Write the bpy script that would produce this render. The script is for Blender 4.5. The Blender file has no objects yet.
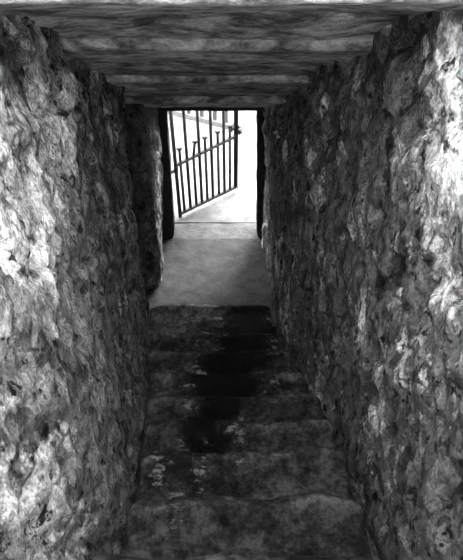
import bpy, bmesh, math, random
from mathutils import Vector, noise

random.seed(7)
S = bpy.context.scene
C = S.collection
PITCH = math.radians(40.0)
FPX, CX, CY = 545.0, 231.5, 280.0


def ang(v):                      # angle below the horizontal of picture row v
    return PITCH + math.atan((v - CY) / FPX)


def z_at(v, y):
    return -y * math.tan(ang(v))


def ground_pt(u, v, z):
    y = -z / math.tan(ang(v))
    zc = y * math.cos(PITCH) - z * math.sin(PITCH)
    return Vector(((u - CX) / FPX * zc, y, z))


def px_x(u, y, z):
    zc = y * math.cos(PITCH) - z * math.sin(PITCH)
    return (u - CX) / FPX * zc


def sm(a, b, x):
    t = max(0.0, min(1.0, (x - a) / (b - a)))
    return t * t * (3 - 2 * t)


def lerp_tab(tab, y):
    if y <= tab[0][0]:
        return tab[0][1]
    for (a, p), (b, q) in zip(tab, tab[1:]):
        if y <= b:
            t = (y - a) / (b - a)
            return p + (q - p) * t
    return tab[-1][1]


def N(x, y, z, s, seed=0.0):
    return noise.noise(Vector((x * s + seed, y * s + seed * 1.7, z * s - seed)))


def FR(x, y, z, s, octv=4, seed=0.0):
    return noise.fractal(Vector((x * s + seed, y * s - seed * 1.3, z * s + seed)), 0.9, 2.1, octv)


# ------------------------------------------------------------------ materials
class NT:
    def __init__(self, name):
        self.m = bpy.data.materials.new(name)
        self.m.use_nodes = True
        self.t = self.m.node_tree
        self.b = self.t.nodes['Principled BSDF']
        self.tc = self.t.nodes.new('ShaderNodeTexCoord')

    def n(self, kind, **kw):
        o = self.t.nodes.new(kind)
        for k, v in kw.items():
            if k in o.inputs.keys():
                o.inputs[k].default_value = v
            else:
                setattr(o, k, v)
        return o

    def l(self, a, b):
        self.t.links.new(a, b)

    def mapped(self, scale=(1, 1, 1)):
        mp = self.n('ShaderNodeMapping')
        mp.inputs['Scale'].default_value = scale
        self.l(self.tc.outputs['Object'], mp.inputs['Vector'])
        return mp.outputs['Vector']

    def noise(self, vec, scale, detail=6, rough=0.6, dist=0.0):
        o = self.n('ShaderNodeTexNoise')
        o.inputs['Scale'].default_value = scale
        o.inputs['Detail'].default_value = detail
        o.inputs['Roughness'].default_value = rough
        o.inputs['Distortion'].default_value = dist
        self.l(vec, o.inputs['Vector'])
        return o.outputs['Fac']

    def ramp(self, fac, pts):
        r = self.n('ShaderNodeValToRGB')
        e = r.color_ramp.elements
        while len(e) < len(pts):
            e.new(0.5)
        for el, (p, g) in zip(e, pts):
            el.position = p
            el.color = (g, g, g, 1)
        self.l(fac, r.inputs['Fac'])
        return r.outputs['Color']

    def mix(self, fac, a, b, mode='MIX'):
        o = self.n('ShaderNodeMix', data_type='RGBA', blend_type=mode)
        if isinstance(fac, (int, float)):
            o.inputs['Factor'].default_value = fac
        else:
            self.l(fac, o.inputs['Factor'])
        for i, x in ((6, a), (7, b)):
            if isinstance(x, (int, float)):
                o.inputs[i].default_value = (x, x, x, 1)
            else:
                self.l(x, o.inputs[i])
        return o.outputs[2]

    def math(self, op, a, b=0.0, clamp=False):
        o = self.n('ShaderNodeMath', operation=op, use_clamp=clamp)
        for i, x in ((0, a), (1, b)):
            if isinstance(x, (int, float)):
                o.inputs[i].default_value = x
            else:
                self.l(x, o.inputs[i])
        return o.outputs[0]

    def bump(self, h, strength, dist, prev=None):
        o = self.n('ShaderNodeBump')
        o.inputs['Strength'].default_value = strength
        o.inputs['Distance'].default_value = dist
        self.l(h, o.inputs['Height'])
        if prev is not None:
            self.l(prev, o.inputs['Normal'])
        return o.outputs['Normal']

    def done(self, col, rough=0.85, normal=None, metal=0.0):
        if isinstance(col, (int, float)):
            self.b.inputs['Base Color'].default_value = (col, col, col, 1)
        else:
            self.l(col, self.b.inputs['Base Color'])
        if isinstance(rough, (int, float)):
            self.b.inputs['Roughness'].default_value = rough
        else:
            self.l(rough, self.b.inputs['Roughness'])
        self.b.inputs['Metallic'].default_value = metal
        self.b.inputs['Specular IOR Level'].default_value = 0.02 if getattr(self, 'low_spec', False) else 0.08
        if normal is not None:
            self.l(normal, self.b.inputs['Normal'])
        return self.m


def wall_material(name, white, mid_g, dark, seed=0.0, recess_shade=None, lit_lime_at=(1.65, -0.6)):
    k = NT(name)
    mp = k.n('ShaderNodeMapping')
    mp.inputs['Location'].default_value = (seed, seed * 2, -seed)
    mp.inputs['Scale'].default_value = (1, 1, 0.62)
    k.l(k.tc.outputs['Object'], mp.inputs['Vector'])
    v = mp.outputs['Vector']
    big = k.noise(v, 2.6, 3, 0.6)
    mid = k.noise(v, 9, 6, 0.62)
    fine = k.noise(v, 38, 4, 0.7)
    grit = k.noise(v, 110, 2, 0.6)
    # warped cells: chips and stones of different tone
    warp = k.n('ShaderNodeTexNoise')
    warp.inputs['Scale'].default_value = 14
    warp.inputs['Detail'].default_value = 4
    k.l(v, warp.inputs['Vector'])
    wv = k.n('ShaderNodeMixRGB')
    wv.inputs[0].default_value = 0.04
    k.l(v, wv.inputs[1])
    k.l(warp.outputs['Color'], wv.inputs[2])
    tones = []
    for sc in (13, 34):
        vo = k.n('ShaderNodeTexVoronoi')
        vo.inputs['Scale'].default_value = sc
        k.l(wv.outputs[0], vo.inputs['Vector'])
        sp = k.n('ShaderNodeSeparateColor')
        k.l(vo.outputs['Color'], sp.inputs[0])
        tones.append(sp.outputs[0])
    tone = k.math('ADD', k.math('MULTIPLY', tones[0], 0.5), k.math('MULTIPLY', tones[1], 0.5))
    base = k.ramp(tone, [(0.1, dark), (0.4, mid_g * 0.8), (0.9, mid_g * 1.5)])
    # limewash left in ragged patches
    s = k.math('ADD', k.math('MULTIPLY', big, 0.52), k.math('ADD', k.math('MULTIPLY', mid, 0.31), k.math('MULTIPLY', fine, 0.17)))
    sx = k.n('ShaderNodeSeparateXYZ')
    k.l(k.tc.outputs['Object'], sx.inputs[0])
    dy_ = k.math('MULTIPLY', k.math('SUBTRACT', sx.outputs['Y'], lit_lime_at[0]), 1.6)
    dz_ = k.math('MULTIPLY', k.math('SUBTRACT', sx.outputs['Z'], lit_lime_at[1]), 1.1)
    rr = k.math('ADD', k.math('MULTIPLY', dy_, dy_), k.math('MULTIPLY', dz_, dz_))
    bias = k.n('ShaderNodeMapRange')  # limewash thickened around one spot to paint in the daylight there
    bias.inputs['From Min'].default_value = 0.0
    bias.inputs['From Max'].default_value = 0.8
    bias.inputs['To Min'].default_value = 0.075
    bias.inputs['To Max'].default_value = -0.028
    k.l(rr, bias.inputs['Value'])
    s = k.math('ADD', s, bias.outputs[0])
    lime = k.ramp(s, [(0.515, 0.0), (0.535, 0.35), (0.60, 1.0)])
    wash = k.ramp(fine, [(0.3, white * 0.45), (0.6, white)])
    col = k.mix(lime, base, wash)
    grain = k.ramp(grit, [(0.36, 0.35), (0.55, 1.0)])
    col = k.mix(0.7, col, grain, 'MULTIPLY')
    # black pits and scars
    pit = k.ramp(k.noise(v, 21, 5, 0.66), [(0.36, 0.06), (0.42, 1.0)])
    col = k.mix(1.0, col, pit, 'MULTIPLY')
    ve = k.n('ShaderNodeTexVoronoi', feature='DISTANCE_TO_EDGE')
    ve.inputs['Scale'].default_value = 9
    k.l(wv.outputs[0], ve.inputs['Vector'])
    crack = k.ramp(ve.outputs['Distance'], [(0.01, 0.15), (0.06, 1.0)])
    cm = k.ramp(mid, [(0.5, 0.0), (0.6, 0.9)])
    col = k.mix(cm, col, k.mix(1.0, col, crack, 'MULTIPLY'))
    if recess_shade:                      # shade of the upright recess, painted into the wall colour
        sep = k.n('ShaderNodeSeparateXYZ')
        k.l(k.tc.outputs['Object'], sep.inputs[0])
        dy = k.math('ABSOLUTE', k.math('SUBTRACT', k.math('ADD', sep.outputs['Y'], k.math('MULTIPLY', k.math('SUBTRACT', mid, 0.5), 0.5)), recess_shade[0]))
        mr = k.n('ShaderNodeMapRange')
        mr.inputs['From Min'].default_value = recess_shade[1] * 0.7
        mr.inputs['From Max'].default_value = recess_shade[1] * 1.3
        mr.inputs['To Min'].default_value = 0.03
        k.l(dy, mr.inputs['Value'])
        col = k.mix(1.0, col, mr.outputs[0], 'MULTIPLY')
    b0 = k.bump(tone, 0.5, 0.02)
    b1 = k.bump(mid, 0.7, 0.05, b0)
    b2 = k.bump(fine, 0.9, 0.015, b1)
    return k.done(col, 0.85, b2)


def step_material():
    k = NT('worn limewashed step stone')
    v = k.mapped()
    mid = k.math('ADD', k.math('MULTIPLY', k.noise(v, 6, 5, 0.6), 0.5), k.math('MULTIPLY', k.noise(v, 26, 6, 0.72), 0.5))
    fine = k.noise(v, 80, 4, 0.72)
    lime = k.ramp(mid, [(0.41, 0.006), (0.5, 0.019), (0.59, 0.050)])
    lime = k.mix(0.75, lime, k.ramp(fine, [(0.3, 0.35), (0.6, 1.0)]), 'MULTIPLY')
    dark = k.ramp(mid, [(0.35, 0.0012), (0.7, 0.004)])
    # darker strip with ragged edges along the middle of the flight
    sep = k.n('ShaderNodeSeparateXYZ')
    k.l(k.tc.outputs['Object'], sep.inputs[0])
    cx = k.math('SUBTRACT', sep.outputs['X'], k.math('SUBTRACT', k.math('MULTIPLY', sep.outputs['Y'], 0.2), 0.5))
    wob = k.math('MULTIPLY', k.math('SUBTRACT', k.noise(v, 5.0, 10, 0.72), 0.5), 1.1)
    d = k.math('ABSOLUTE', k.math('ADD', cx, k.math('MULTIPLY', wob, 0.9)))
    # half width of the dark strip along y
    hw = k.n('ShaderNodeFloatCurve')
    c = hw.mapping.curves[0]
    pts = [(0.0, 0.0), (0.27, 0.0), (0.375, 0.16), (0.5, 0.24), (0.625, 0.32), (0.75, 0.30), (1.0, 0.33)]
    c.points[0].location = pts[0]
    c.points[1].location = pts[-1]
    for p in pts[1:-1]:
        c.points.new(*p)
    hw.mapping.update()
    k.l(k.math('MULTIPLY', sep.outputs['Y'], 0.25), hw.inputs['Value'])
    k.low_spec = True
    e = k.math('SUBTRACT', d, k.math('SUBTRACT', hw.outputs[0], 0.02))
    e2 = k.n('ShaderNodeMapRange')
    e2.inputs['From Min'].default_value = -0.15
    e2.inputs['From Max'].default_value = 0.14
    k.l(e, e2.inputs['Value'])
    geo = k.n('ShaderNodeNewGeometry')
    worn = k.ramp(geo.outputs['Pointiness'], [(0.47, 0.55), (0.5, 1.0), (0.515, 1.0), (0.56, 2.2)])  # edge wear, also painting the lit rim and dark creases of each step
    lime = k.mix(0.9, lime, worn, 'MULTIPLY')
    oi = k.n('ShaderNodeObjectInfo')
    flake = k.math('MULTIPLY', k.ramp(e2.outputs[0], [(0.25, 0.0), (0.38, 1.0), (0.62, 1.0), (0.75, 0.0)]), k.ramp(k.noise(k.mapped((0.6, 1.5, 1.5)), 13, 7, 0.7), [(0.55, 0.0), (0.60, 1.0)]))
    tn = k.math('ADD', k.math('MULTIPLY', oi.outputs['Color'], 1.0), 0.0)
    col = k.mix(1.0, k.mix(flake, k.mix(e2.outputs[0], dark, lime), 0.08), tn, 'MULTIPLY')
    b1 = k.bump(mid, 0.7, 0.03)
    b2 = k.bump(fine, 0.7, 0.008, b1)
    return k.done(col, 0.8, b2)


def slab_material():
    k = NT('rough roof slab stone')
    v = k.mapped((0.9, 1.5, 1.5))
    big = k.noise(v, 5, 8, 0.65, 0.5)
    v2 = k.mapped((1.1, 2.0, 2.0))
    mid = k.noise(v2, 14, 8, 0.7)
    s = k.math('ADD', k.math('MULTIPLY', big, 0.6), k.math('MULTIPLY', mid, 0.4))
    col = k.ramp(s, [(0.42, 0.035), (0.5, 0.13), (0.59, 0.30)])
    b = k.bump(mid, 0.8, 0.02, k.bump(big, 0.6, 0.04))
    return k.done(col, 0.85, b)


def landing_material(nm='worn landing stone', m=1.0):
    k = NT(nm)
    v = k.mapped()
    a = k.noise(v, 7, 8, 0.65)
    f = k.noise(k.mapped((0.6, 1.6, 1)), 45, 6, 0.7)
    col = k.ramp(a, [(0.35, 0.011 * m), (0.65, 0.024 * m)])
    col = k.mix(0.6, col, k.ramp(f, [(0.36, 0.30), (0.55, 1.0)]), 'MULTIPLY')
    return k.done(col, 0.75, k.bump(f, 0.7, 0.012, k.bump(a, 0.4, 0.03)))


def ground_material():
    k = NT('pale paved ground')
    v = k.mapped()
    a = k.noise(v, 3, 8, 0.62)
    f = k.noise(v, 40, 6, 0.7)
    col = k.ramp(a, [(0.35, 0.07), (0.6, 0.11)])
    col = k.mix(0.35, col, k.ramp(f, [(0.34, 0.5), (0.5, 1.0)]), 'MULTIPLY')
    # darker with a ragged edge before the door stone, and a few wet spots
    sep = k.n('ShaderNodeSeparateXYZ')
    k.l(k.tc.outputs['Object'], sep.inputs[0])
    yy = k.math('ADD', sep.outputs['Y'], k.math('MULTIPLY', k.math('SUBTRACT', k.noise(v, 5, 6, 0.65), 0.5), 0.9))
    mr = k.n('ShaderNodeMapRange')
    mr.inputs['From Min'].default_value = 5.0
    mr.inputs['From Max'].default_value = 5.75
    mr.inputs['To Min'].default_value = 0.30
    k.l(yy, mr.inputs['Value'])
    col = k.mix(1.0, col, mr.outputs[0], 'MULTIPLY')
    sp = k.ramp(k.noise(v, 7, 4, 0.6), [(0.30, 0.4), (0.36, 1.0)])
    col = k.mix(1.0, col, sp, 'MULTIPLY')
    return k.done(col, 0.85, k.bump(f, 0.3, 0.006))


def plain(name, g, rough=0.7, metal=0.0, sc=30, amp=0.5):
    k = NT(name)
    f = k.noise(k.mapped(), sc, 6, 0.65)
    col = k.ramp(f, [(0.3, g * (1 - amp)), (0.7, g * (1 + amp))])
    return k.done(col, rough, k.bump(f, 0.4, 0.004), metal)


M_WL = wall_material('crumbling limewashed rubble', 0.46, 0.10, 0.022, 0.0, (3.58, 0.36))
M_WR = wall_material('crumbling rubble masonry', 0.46, 0.07, 0.012, 5.3, None, (1.0, -0.55))
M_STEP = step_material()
M_SLAB = slab_material()
M_LAND = landing_material()
M_SILL = landing_material('pale gritty door stone', 1.9)
M_GROUND = ground_material()
M_WOOD = plain('black weathered timber', 0.012, 0.8, 0, 25)
M_IRON = plain('dark rusted iron', 0.02, 0.6, 0.3, 60)
M_LOCK = plain('blackened steel lock', 0.03, 0.5, 0.5, 60)
M_FACADE = plain('pale outer masonry', 0.5, 0.85, 0, 6, 0.3)
M_STAIN = plain('grey wet stain', 0.2, 0.8, 0, 40, 0.5)
M_KERB = plain('light kerb stone', 0.07, 0.9, 0, 20, 0.2)
M_PALE = plain('weathered grey paint', 0.03, 0.8, 0, 20, 0.2)


# ------------------------------------------------------------------ helpers
def link(name, bm, mat, parent=None, smooth=True):
    me = bpy.data.meshes.new(name)
    bmesh.ops.recalc_face_normals(bm, faces=bm.faces)
    bm.to_mesh(me)
    bm.free()
    if smooth:
        me.polygons.foreach_set('use_smooth', [True] * len(me.polygons))
    me.materials.append(mat)
    o = bpy.data.objects.new(name, me)
    C.objects.link(o)
    if parent:
        o.parent = parent
        o.location = -parent.location
    return o


def tag(o, label=None, cat=None, group=None, kind=None):
    for k, v in (('label', label), ('category', cat), ('group', group), ('kind', kind)):
        if v:
            o[k] = v
    return o


def empty(name, loc):
    o = bpy.data.objects.new(name, None)
    o.location = loc
    o.empty_display_size = 0.1
    C.objects.link(o)
    return o


def box(bm, lo, hi):
    vs = [bm.verts.new((x, y, z)) for x in (lo[0], hi[0]) for y in (lo[1], hi[1]) for z in (lo[2], hi[2])]
    for f in ((0, 1, 3, 2), (4, 6, 7, 5), (0, 4, 5, 1), (2, 3, 7, 6), (0, 2, 6, 4), (1, 5, 7, 3)):
        bm.faces.new([vs[i] for i in f])
    return vs


def tube(bm, a, b, r, n=10, r2=None, flat=None):
    a, b = Vector(a), Vector(b)
    d = (b - a).normalized()
    up = Vector((0, 0, 1)) if abs(d.z) < 0.9 else Vector((0, 1, 0))
    e1 = d.cross(up).normalized()
    e2 = d.cross(e1).normalized()
    r2 = r if r2 is None else r2
    rings = []
    for p, rr in ((a, r), (b, r2)):
        rings.append([bm.verts.new(p + rr * (math.cos(t) * e1 + math.sin(t) * e2))
                      for t in (2 * math.pi * i / n for i in range(n))])
    for i in range(n):
        j = (i + 1) % n
        bm.faces.new((rings[0][i], rings[0][j], rings[1][j], rings[1][i]))
    bm.faces.new(rings[0])
    bm.faces.new(rings[1])


def bar_box(bm, a, b, w, t, wdir):
    """rectangular bar from a to b: w wide along wdir, t thick across it"""
    a, b = Vector(a), Vector(b)
    d = (b - a).normalized()
    e1 = (wdir - d * wdir.dot(d)).normalized()
    e2 = d.cross(e1).normalized()
    r = [[bm.verts.new(p + e1 * sx * w / 2 + e2 * sy * t / 2) for sx, sy in ((-1, -1), (1, -1), (1, 1), (-1, 1))] for p in (a, b)]
    for i in range(4):
        j = (i + 1) % 4
        bm.faces.new((r[0][i], r[0][j], r[1][j], r[1][i]))
    bm.faces.new(r[0])
    bm.faces.new(r[1])


def round_profile(pts, rad, seg=0.02):
    """closed (y, z) polygon with rounded corners, resampled"""
    out = []
    n = len(pts)
    for i in range(n):
        p0, p, p1 = Vector(pts[i - 1]), Vector(pts[i]), Vector(pts[(i + 1) % n])
        r = rad[i] if isinstance(rad, (list, tuple)) else rad
        a = p + (p0 - p).normalized() * r
        b = p + (p1 - p).normalized() * r
        for k in range(6):
            t = k / 5
            out.append((1 - t) ** 2 * a + 2 * t * (1 - t) * p + t * t * b)
    dense = []
    for i in range(len(out)):
        a, b = out[i], out[(i + 1) % len(out)]
        m = max(1, int((b - a).length / seg))
        for k in range(m):
            dense.append(a.lerp(b, k / m))
    return dense


def sweep(name, prof, x0, x1, mat, disp, parent=None, nx=80, endr=0.03, post=None):
    bm = bmesh.new()
    c = sum(prof, Vector((0, 0))) / len(prof)
    xs = []
    for i in range(6):
        t = i / 5 * math.pi / 2
        xs.append((x0 + endr * (1 - math.sin(t)) if False else x0 + endr * (1 - math.cos(t)), 1 - (1 - math.sin(t)) * endr / 0.15))
    L = x1 - x0
    for i in range(1, nx):
        xs.append((x0 + endr + (L - 2 * endr) * i / nx, 1.0))
    for i in range(5, -1, -1):
        t = i / 5 * math.pi / 2
        xs.append((x1 - endr * (1 - math.cos(t)), 1 - (1 - math.sin(t)) * endr / 0.15))
    rings = []
    for x, s in xs:
        ring = []
        for p in prof:
            q = c + (p - c) * s
            co = Vector((x, q.x, q.y))
            co += disp(co, (p - c))
            if post:
                co = post(co)
            ring.append(bm.verts.new(co))
        rings.append(ring)
    m = len(prof)
    for a, b in zip(rings, rings[1:]):
        for i in range(m):
            j = (i + 1) % m
            bm.faces.new((a[i], a[j], b[j], b[i]))
    bm.faces.new(rings[0])
    bm.faces.new(rings[-1])
    return link(name, bm, mat, parent)


# ------------------------------------------------------------------ layout
RISE = 0.142
nos_v = [553, 497, 450, 418, 393, 372, 350, 332, 304]
steps = []                        # (y of nosing, z of tread)
for i, v in enumerate(nos_v):
    z = -2.275 - RISE * (i - 1)
    steps.append((-z / math.tan(ang(v)), z))
y0, z0 = steps[0]
for i in range(1, 6):             # the flight goes on up behind the viewer
    steps.insert(0, (y0 - 0.325 * i, z0 + RISE * i))
Z_LAND = steps[-1][1] - RISE
Y_SILL = -Z_LAND / math.tan(ang(236))


def floor_z(y):
    for yy, zz in steps:
        if y <= yy:
            return zz
    return Z_LAND


LB = [(-2, -0.62), (0.8, -0.59), (1.1, -0.47), (1.6, -0.515), (2.2, -0.575), (2.75, -0.64), (3.5, -0.70), (4.2, -0.665), (4.7, -0.72), (5.2, -0.73)]
LT = [(-2, -0.65), (1.9, -0.655), (3.6, -0.685), (4.2, -0.665), (4.7, -0.655), (5.2, -0.66)]
RB = [(-2, 0.64), (1.3, 0.635), (2.0, 0.61), (2.45, 0.53), (2.8, 0.44), (3.65, 0.375), (4.6, 0.335), (5.2, 0.33)]
RT = [(-2, 0.56), (2.1, 0.54), (2.7, 0.45), (3.6, 0.365), (4.6, 0.30), (5.2, 0.30)]


def ceil_z(y):
    return 0.513 - 0.537 * y


def wall_x(side, y, z):
    zb, zt = floor_z(y) if y > 5 else -1.74 - 0.437 * y, ceil_z(y)
    if y > 3.7:
        zb = Z_LAND
        zt = -1.95
    t = max(-0.1, min(1.1, (z - zb) / (zt - zb)))
    b, tp = (LB, LT) if side < 0 else (RB, RT)
    x = lerp_tab(b, y) * (1 - t) + lerp_tab(tp, y) * t
    if side < 0:                  # the upright recess before the inner pier
        g = sm(3.32, 3.5, y) * (1 - sm(3.86, 3.98, y))
        x -= 0.20 * g
    return x


def wall_disp(side, y, z):
    s = 3.1 if side < 0 else 8.7
    near = 1 - sm(2.6, 4.4, y)
    d = 0.035 * N(s, y, z * 0.6, 1.6, s)
    cell = noise.cell_vector(Vector((0, 0, 0)))
    # rubble: rounded stones standing out of eroded mortar
    p = Vector((s, y + 0.05 * N(0, y, z, 6, 2), z * 0.7 + 0.05 * N(0, y, z, 6, 5)))
    vd, _ = noise.voronoi(p * 5.5)
    edge = max(0.0, min(1.0, (vd[1] - vd[0]) * 3.2))
    vd2, vp2 = noise.voronoi(p * 12.0)
    e2 = max(0.0, min(1.0, (vd2[1] - vd2[0]) * 5.0))
    c2 = noise.cell(vp2[0] * 37.0)
    rough = 0.5 + 0.5 * N(s, y, z, 1.1, 4.0)
    hi = sm(-0.4, 0.5, (z - (-1.74 - 0.437 * y)) / 2.0 - 0.75)     # the head of the wall is the most broken
    amp = (0.010 + 0.034 * hi) * (0.55 + 0.45 * near) * (0.5 + rough)
    d += amp * (edge ** 0.6 - 0.75)
    d += 0.016 * (0.6 + 0.8 * near) * FR(s, y, z * 0.6, 7, 6, 1.0)
    d += 0.014 * (0.4 + near) * (0.35 - abs(FR(s, y, z * 0.6, 4.2, 5, 31.0))) 
    d += (0.010 + 0.014 * hi) * (c2 - 0.5) * e2 * 1.4
    r = FR(s, y, z * 0.55, 16, 4, 9.0)
    d += 0.008 * r
    # deep holes
    h = FR(s, y, z * 0.6, 5.0, 3, 21.0)
    d -= 0.05 * sm(0.55, 0.95, h) * (0.4 + near)
    return d                       # positive = into the passage


def build_wall(side, name, mat):
    bm = bmesh.new()
    ys = []
    y = -1.0
    while y < 5.02:
        ys.append(y)
        y += 0.05 if y < 0.2 else 0.0145
    ys.append(5.02)
    NZ = 170
    grid = []
    for y in ys:
        zb = min(-1.74 - 0.437 * y, -0.9) - 0.45
        zb = max(zb - 0.5, Z_LAND - 0.3)
        zt = 0.12 + (ceil_z(y) + 0.22 - 0.12) * sm(1.12, 1.27, y)
        if y > 4.4:
            zt = max(zt, -1.75)
        row = []
        for j in range(NZ + 1):
            z = zb + (zt - zb) * j / NZ
            x = wall_x(side, y, z) - side * wall_disp(side, y, z)
            row.append(bm.verts.new((x, y, z)))
        grid.append(row)
    n = len(grid)
    for a, b in zip(grid, grid[1:]):
        for j in range(NZ):
            bm.faces.new((a[j], b[j], b[j + 1], a[j + 1]))
    loop = [grid[i][0] for i in range(n)] + [grid[n - 1][j] for j in range(1, NZ + 1)] + \
           [grid[i][NZ] for i in range(n - 2, -1, -1)] + [grid[0][j] for j in range(NZ - 1, 0, -1)]
    out = [bm.verts.new((side * 1.25, v.co.y, v.co.z)) for v in loop]
    for i in range(len(loop)):
        j = (i + 1) % len(loop)
        bm.faces.new((loop[i], loop[j], out[j], out[i]))
    bm.faces.new(out)
    return tag(link(name, bm, mat), kind='structure')


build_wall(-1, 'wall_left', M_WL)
build_wall(1, 'wall_right', M_WR)

# ------------------------------------------------------------------ stairs
stair = empty('stone_staircase', (0, steps[-1][0], Z_LAND))
tag(stair, 'steep flight of worn stone steps going down between the rubble walls', 'stairs')


def step_disp(co, out):
    d = 0.012 * FR(co.x, co.y, co.z, 4, 3, 3.0) + 0.006 * FR(co.x, co.y, co.z, 18, 3, 7.0)
    dip = 0.016 * math.exp(-((co.x - 0.02) / 0.28) ** 2)
    n = Vector((0, out.x, out.y)).normalized() if out.length > 0 else Vector((0, 0, 0))
    v = n * d
    v.z -= dip if out.y > 0 else 0
    v.y += 0.034 * N(co.x, 0, co.z * 3, 3.3, 2.0) + 0.018 * N(co.x, 0, co.z * 3, 9, 5.0)
    v.z += 0.012 * N(co.x, 0, co.z * 3, 4.0, 12.0)
    return v


prev = steps[0][0] - 0.33
for i, (y, z) in enumerate(steps):
    ym = (prev + y) / 2
    xl = lerp_tab(LB, ym) + 0.03 - 0.08 * sm(2.3, 3.0, ym) + 0.02 * N(i * 2.9, 4, 0, 1)
    xr = lerp_tab(RB, ym) - 0.05 + 0.02 * N(i * 3.7, 0, 0, 1)
    prof = round_profile([(prev - 0.06, z - 0.27), (y - 0.01, z - 0.27), (y + 0.015, z), (prev - 0.06, z)], [0.02, 0.02, 0.06, 0.02])
    tone = (0.95, 0.82, 1.0, 0.85, 1.05)[i % 5] if i < len(steps) - 4 else 1.45  # the lowest steps are paler: door light painted into their colour

    def lip_disp(co, out, y=y):
        v = step_disp(co, out)
        if out.y > 0:             # the nose of the tread stands a little proud of its dished middle
            q = co.y - (y - 0.045)
            v.z += (0.020 + 0.010 * N(co.x, 0, co.z, 5, 8.0)) * math.exp(-(q / 0.035) ** 2)
            v.z -= 0.012 * math.exp(-((co.y - (y - 0.16)) / 0.09) ** 2)
        return v
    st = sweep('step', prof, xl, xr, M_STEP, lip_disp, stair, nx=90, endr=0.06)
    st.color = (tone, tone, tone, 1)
    prev = y

bm = bmesh.new()
vv = [bm.verts.new((x, y, z)) for x in (-1.1, 1.1) for y, z in
      ((steps[0][0] - 0.3, steps[0][1] - 0.24), (steps[-1][0] - 0.1, steps[-1][1] - 0.26 + 0.0), (steps[-1][0] - 0.1, Z_LAND - 0.3), (steps[0][0] - 0.3, Z_LAND - 0.3))]
for f in ((0, 1, 2, 3), (7, 6, 5, 4), (0, 4, 5, 1), (1, 5, 6, 2), (2, 6, 7, 3), (3, 7, 4, 0)):
    bm.faces.new([vv[i] for i in f])
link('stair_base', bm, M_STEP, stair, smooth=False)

# landing and door sill
prof = round_profile([(steps[-1][0] - 0.15, Z_LAND - 0.3), (Y_SILL - 0.01, Z_LAND - 0.3), (Y_SILL, Z_LAND), (steps[-1][0] - 0.15, Z_LAND)], [0.02, 0.02, 0.06, 0.02])


def land_disp(co, out):
    v = Vector((0, 0, 0))
    v.z = 0.010 * FR(co.x, co.y, 0, 4, 4, 2.0) + 0.003 * FR(co.x, co.y, 0, 25, 2, 2.0)
    return v


tag(sweep('floor', prof, -0.95, 0.55, M_LAND, land_disp, None, nx=90, endr=0.01), kind='structure')

bm = bmesh.new()
box(bm, (-1.25, -1.35, Z_LAND), (1.25, -0.95, -0.60))  # unseen wall behind the viewer, added to hold back light from the rear
tag(link('wall_front_added', bm, M_FACADE, smooth=False), kind='structure')
bm = bmesh.new()                  # unseen roof over the viewer, added to shape the daylight falling on the stair
box(bm, (-1.25, -1.35, 0.125), (1.25, 0.0, 0.35))
tag(link('ceiling', bm, M_SLAB, smooth=False), kind='structure')

# ------------------------------------------------------------------ ceiling slabs
ceil = empty('ceiling', (0, 1.5, 0))
tag(ceil, kind='structure')
defs = [  # (front y, row), (back y, row)
    ((1.30, 4), (1.84, 13)),
    ((1.90, 12), (2.22, 45)),
    ((2.16, 51), (3.06, 77)),
    ((2.99, 83), (3.76, 97)),
    ((3.72, 103), (4.58, 107)),
]


def slab_disp(co, out):
    d = 0.022 * FR(co.x * 0.6, co.y, co.z, 3, 4, 4.0) + 0.010 * FR(co.x * 0.6, co.y, co.z, 11, 4, 8.0)
    n = Vector((0, out.x, out.y)).normalized()
    return n * d


for (ya, va), (yb, vb) in defs:
    za, zb_ = z_at(va, ya), z_at(vb, yb)
    prof = round_profile([(ya, za), (yb, zb_), (yb + 0.02, zb_ + 0.40), (ya, za + 0.30)], 0.02, 0.025)
    sweep('ceiling_slab', prof, -1.2, 1.2, M_SLAB, slab_disp, ceil, nx=90, endr=0.02)
# rubble fill over the slabs
bm = bmesh.new()
yy = [1.75, 2.2, 3.0, 3.8, 4.6]
lo = [bm.verts.new((x, y, ceil_z(y) + 0.30)) for y in yy for x in (-1.2, 1.2)]
hi = [bm.verts.new((x, y, ceil_z(y) + 0.85)) for y in yy for x in (-1.2, 1.2)]
for i in range(len(yy) - 1):
    a = 2 * i
    bm.faces.new((lo[a], lo[a + 1], lo[a + 3], lo[a + 2]))
    bm.faces.new((hi[a], hi[a + 2], hi[a + 3], hi[a + 1]))
    bm.faces.new((lo[a], lo[a + 2], hi[a + 2], hi[a]))
    bm.faces.new((lo[a + 1], hi[a + 1], hi[a + 3], lo[a + 3]))
bm.faces.new((lo[0], hi[0], hi[1], lo[1]))
bm.faces.new((lo[-2], lo[-1], hi[-1], hi[-2]))
tag(link('roof', bm, M_SLAB, smooth=False), kind='structure')

# ------------------------------------------------------------------ door frame
YJ = 4.77
door = empty('door_1', (-0.2, YJ, Z_LAND))
tag(door, kind='structure')


def jamb_disp(co, out):
    return Vector((0.006 * FR(co.x, co.y, co.z, 5, 3, 1.0), 0.004 * N(co.x, co.y, co.z, 9), 0))


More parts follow.
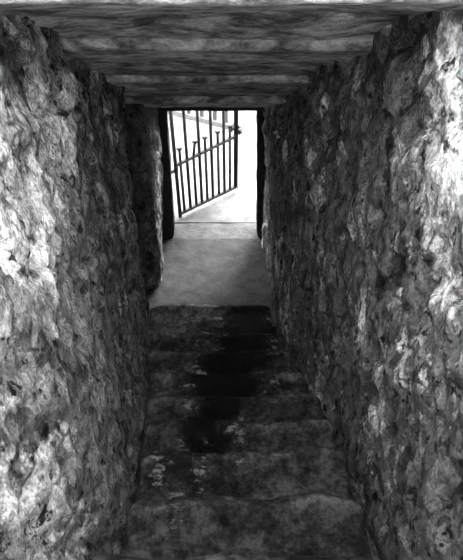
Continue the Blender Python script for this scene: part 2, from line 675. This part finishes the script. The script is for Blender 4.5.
def jamb(u_top, u_bot, u2_top, u2_bot, y0_, y1_, zbot):
    bm = bmesh.new()
    zt = z_at(100, YJ)
    n = 40
    rows = []
    for j in range(n + 1):
        t = j / n
        z = zbot + (zt - zbot) * t
        xa = px_x(u_bot, YJ, zbot) * (1 - t) + px_x(u_top, YJ, zt) * t
        xb = px_x(u2_bot, YJ, zbot) * (1 - t) + px_x(u2_top, YJ, zt) * t
        k = 1.0
        if j < 4:
            k = math.sqrt(1 - (1 - j / 4) ** 2) * 0.45 + 0.55
        c = (xa + xb) / 2
        xa, xb = c + (xa - c) * k, c + (xb - c) * k
        row = []
        for x, y in ((xa, y0_), (xb, y0_), (xb, y1_), (xa, y1_)):
            co = Vector((x, y, z))
            row.append(bm.verts.new(co + jamb_disp(co, None)))
        rows.append(row)
    for a, b in zip(rows, rows[1:]):
        for i in range(4):
            j = (i + 1) % 4
            bm.faces.new((a[i], a[j], b[j], b[i]))
    bm.faces.new(rows[0])
    bm.faces.new(rows[-1])
    bmesh.ops.bevel(bm, geom=[e for e in bm.edges if abs((e.verts[0].co - e.verts[1].co).normalized().z) > 0.8], offset=0.008, segments=2, affect='EDGES')
    return link('door_jamb', bm, M_WOOD, door, smooth=False)


jamb(150, 158, 166, 175, 4.74, 4.86, Z_LAND + 0.0)
jamb(257, 256.5, 275, 270, 4.74, 4.86, Z_LAND + 0.0)
zl = z_at(109, 4.70)
prof = round_profile([(4.60, zl + 0.02), (4.86, zl), (4.88, zl + 0.4), (4.58, zl + 0.4)], 0.015)
sweep('door_lintel', prof, -1.1, 0.8, M_WOOD, lambda co, o: Vector((0, 0.004 * N(co.x, co.y, co.z, 6), 0.006 * FR(co.x, 0, 0, 5, 3, 2))), door, nx=60, endr=0.01)

# outer face of the building
bm = bmesh.new()
zg = Z_LAND
box(bm, (-7, 4.5, zg - 0.3), (-1.2, 5.02, 0.9))
box(bm, (1.2, 4.5, zg - 0.3), (7, 5.02, 0.9))
box(bm, (-1.2, 4.62, zl + 0.35), (1.2, 5.02, 0.9))
tag(link('wall_back', bm, M_FACADE, smooth=False), kind='structure')

# ------------------------------------------------------------------ outside
bm = bmesh.new()
ny, nx = 60, 60
rows = []
ya_ = 5.11
for i in range(ny + 1):
    y = ya_ + 26 * (i / ny) ** 2.2
    rows.append([bm.verts.new((-14 + 28 * j / nx, y, zg - 0.03 + 0.006 * N(-14 + 28 * j / nx, y, 0, 1.3))) for j in range(nx + 1)])
for a, b in zip(rows, rows[1:]):
    for j in range(nx):
        bm.faces.new((a[j], b[j], b[j + 1], a[j + 1]))
edge = [rows[0][j] for j in range(nx + 1)] + [rows[i][nx] for i in range(1, ny + 1)] + [rows[ny][j] for j in range(nx - 1, -1, -1)] + [rows[i][0] for i in range(ny - 1, 0, -1)]
low = [bm.verts.new((v.co.x, v.co.y, zg - 0.3)) for v in edge]
for i in range(len(edge)):
    j = (i + 1) % len(edge)
    bm.faces.new((edge[i], edge[j], low[j], low[i]))
bm.faces.new(low)
tag(link('pavement', bm, M_GROUND), kind='structure')

# door stone between the sill and the yard
prof = round_profile([(Y_SILL - 0.03, zg - 0.2), (5.10, zg - 0.2), (5.10, zg - 0.03), (Y_SILL - 0.03, zg - 0.03)], 0.015)
tag(sweep('threshold', prof, -1.0, 0.8, M_SILL, land_disp, None, nx=60, endr=0.01), kind='structure')
bm = bmesh.new()
box(bm, (-9, 11.0, zg - 0.3), (9, 11.4, zg + 4.6))  # unseen wall across the yard, added to cut skylight entering the door
tag(link('wall_yard_added', bm, M_FACADE, smooth=False), kind='structure')

# ------------------------------------------------------------------ gate
ZB = zg + 0.035
GL = ground_pt(180.0, 213.5, ZB)
GR = ground_pt(235.3, 187.0, ZB)
gdir = (GR - GL).normalized()
gn = Vector((0, 0, 1)).cross(gdir)
zmL, zmR = z_at(165.5, GL.y), z_at(136, GR.y)
ZT = zg + 1.62
gate = empty('iron_gate', (GL.x, GL.y, zg))
tag(gate, 'black iron bar gate standing open outside the doorway', 'gate')


def gp(t, z):
    p = GL.lerp(GR, t)
    return Vector((p.x - 0.020 * (z - ZB) / 1.1 * (1 - t), p.y, z))


def zm(t):
    return zmL + (zmR - zmL) * t


def t_of(u):                      # where along the bottom rail a picture column lies
    lo_, hi_ = 0.0, 1.0
    for _ in range(40):
        m = (lo_ + hi_) / 2
        p = GL.lerp(GR, m)
        if CX + FPX * p.x / (p.y * math.cos(PITCH) - p.z * math.sin(PITCH)) < u:
            lo_ = m
        else:
            hi_ = m
    return lo_


bm = bmesh.new()
tube(bm, gp(0, zg - 0.01), gp(0, ZT + 0.03), 0.021, 12)
link('hinge_post', bm, M_IRON, gate)
bm = bmesh.new()
bar_box(bm, gp(1, ZB - 0.012), gp(1, ZT + 0.03), 0.05, 0.014, Vector((0.75, 0.66, 0)))
bar_box(bm, gp(1, ZB - 0.012) + Vector((0.024, -0.012, 0)), gp(1, ZT + 0.03) + Vector((0.024, -0.012, 0)), 0.012, 0.034, Vector((1, 0, 0)))
link('end_post', bm, M_IRON, gate, smooth=False)
for nm, f in (('bottom_rail', lambda t: ZB), ('middle_rail', zm), ('top_rail', lambda t: ZT)):
    bm = bmesh.new()
    bar_box(bm, gp(0, f(0)), gp(1, f(1)), 0.03, 0.034, Vector((0, 0, 1)))
    link(nm, bm, M_IRON, gate, smooth=False)
for u in (190.6, 202.0, 213.0, 224.5):
    t = t_of(u)
    bm = bmesh.new()
    tube(bm, gp(t, ZB), gp(t, ZT), 0.018, 10)
    link('bar', bm, M_IRON, gate)
spk = [(184.6, 0.0, 0.16), (196.5, 0.03, 0.155), (207.5, 0.0, 0.15), (219.0, 0.0, 0.145), (230.0, 0.0, 0.145)]
for u, lean, h in spk:
    t = t_of(u)
    bm = bmesh.new()
    a = gp(t, zm(t))
    b = gp(t, zm(t) + h) + gdir * lean
    tube(bm, gp(t, ZB), a, 0.017, 10)
    tube(bm, a, b, 0.016, 10)
    s = link('short_bar', bm, M_IRON, gate)
    bm = bmesh.new()
    up = (b - a).normalized()
    tube(bm, b - up * 0.012, b + up * 0.006, 0.017, 12, 0.036)
    tube(bm, b + up * 0.006, b + up * 0.02, 0.036, 12, 0.02)
    hd = link('bar_head', bm, M_IRON)
    hd.parent = s
    hd.location = (0, 0, 0)
for z in (zm(0) - 0.05, ZT - 0.15):
    bm = bmesh.new()
    p = gp(0, z)
    tube(bm, p - Vector((0, 0, 0.035)), p + Vector((0, 0, 0.035)), 0.026, 12)
    bar_box(bm, p, Vector((p.x - 0.10, p.y - 0.14, z)), 0.035, 0.012, Vector((0, 0, 1)))
    link('hinge', bm, M_IRON, gate, smooth=False)
bm = bmesh.new()
p = gp(1, zmR + 0.10)
bar_box(bm, p - gdir * 0.06, p + gdir * 0.05, 0.035, 0.02, Vector((0, 0, 1)))
tube(bm, p - gdir * 0.06 + Vector((0, 0, -0.03)), p - gdir * 0.06 + Vector((0, 0, 0.03)), 0.012, 10)
link('latch', bm, M_IRON, gate, smooth=False)

# padlock hanging from the latch
pl = empty('padlock', p + gdir * 0.05)
tag(pl, 'small black padlock hanging on the latch of the iron gate', 'padlock')
c0 = p + gdir * 0.05 - gn * 0.02
bm = bmesh.new()
bar_box(bm, c0 + Vector((0.005, 0, -0.085)), c0 + Vector((0.0, 0, -0.035)), 0.055, 0.025, gdir)
bmesh.ops.bevel(bm, geom=list(bm.edges), offset=0.006, segments=2, affect='EDGES')
link('lock_body', bm, M_LOCK, pl)
bm = bmesh.new()
arc = [c0 + gdir * (0.017 * math.cos(a)) + Vector((0, 0, -0.03 + 0.03 * math.sin(a))) for a in (math.pi * i / 10 for i in range(11))]
arc = [arc[0] - Vector((0, 0, 0.012))] + arc + [arc[-1] - Vector((0, 0, 0.012))]
for a, b in zip(arc, arc[1:]):
    tube(bm, a, b, 0.006, 8)
link('shackle', bm, M_LOCK, pl)

# ------------------------------------------------------------------ far railing with a kerb
FA = ground_pt(168, 110.5, zg)
FB = ground_pt(232, 127, zg)
fd = (FB - FA).normalized()
FA = FA - fd * 0.7
kl = (FB - FA).length
rail = empty('far_railing', FA)
tag(rail, 'pale picket railing across the bright yard beyond the iron gate', 'railing')
bm = bmesh.new()
bar_box(bm, FA + Vector((0, 0, 0.0)), FB + Vector((0, 0, 0.0)), 0.08, 0.10, Vector((0, 0, 1)))
link('kerb', bm, M_KERB, rail, smooth=False)
for u in (134, 144.5, 156, 167.5, 178.5, 189, 202, 215, 226):
    lo_, hi_ = -0.6, 1.2
    for _ in range(40):
        m = (lo_ + hi_) / 2
        p = FA.lerp(FB, m)
        if CX + FPX * p.x / (p.y * math.cos(PITCH) - p.z * math.sin(PITCH)) < u:
            lo_ = m
        else:
            hi_ = m
    p = FA.lerp(FB, lo_)
    bm = bmesh.new()
    bar_box(bm, p + Vector((0, 0, 0.05)), p + Vector((0, 0, 0.95)), 0.055, 0.025, fd)
    link('picket', bm, M_PALE, rail, smooth=False)
bm = bmesh.new()
bar_box(bm, FA + Vector((0, 0, 0.95)), FB + Vector((0, 0, 0.95)), 0.05, 0.05, Vector((0, 0, 1)))
link('top_rail', bm, M_PALE, rail, smooth=False)

# ------------------------------------------------------------------ light
w = bpy.data.worlds.new('overcast')
S.world = w
w.use_nodes = True
w.node_tree.nodes['Background'].inputs['Color'].default_value = (1, 1, 1, 1)
w.node_tree.nodes['Background'].inputs['Strength'].default_value = 1.0
sd = bpy.data.lights.new('sun', 'SUN')
sd.energy = 0.9
sd.angle = math.radians(20)
so = bpy.data.objects.new('sun', sd)
C.objects.link(so)
d = Vector((-0.42, -1.0, -1.25))
so.rotation_euler = d.to_track_quat('-Z', 'Y').to_euler()

# ------------------------------------------------------------------ camera
cd = bpy.data.cameras.new('camera')
cd.sensor_fit = 'HORIZONTAL'
cd.sensor_width = 36
cd.lens = 36 * FPX / 463
cd.clip_start = 0.02
co = bpy.data.objects.new('camera', cd)
C.objects.link(co)
co.rotation_euler = (math.pi / 2 - PITCH, 0, 0)
S.camera = co
vs = S.view_settings
vs.view_transform = 'Standard'
vs.look = 'None'
vs.gamma = 1
vs.use_curve_mapping = False
vs.exposure = 4.95
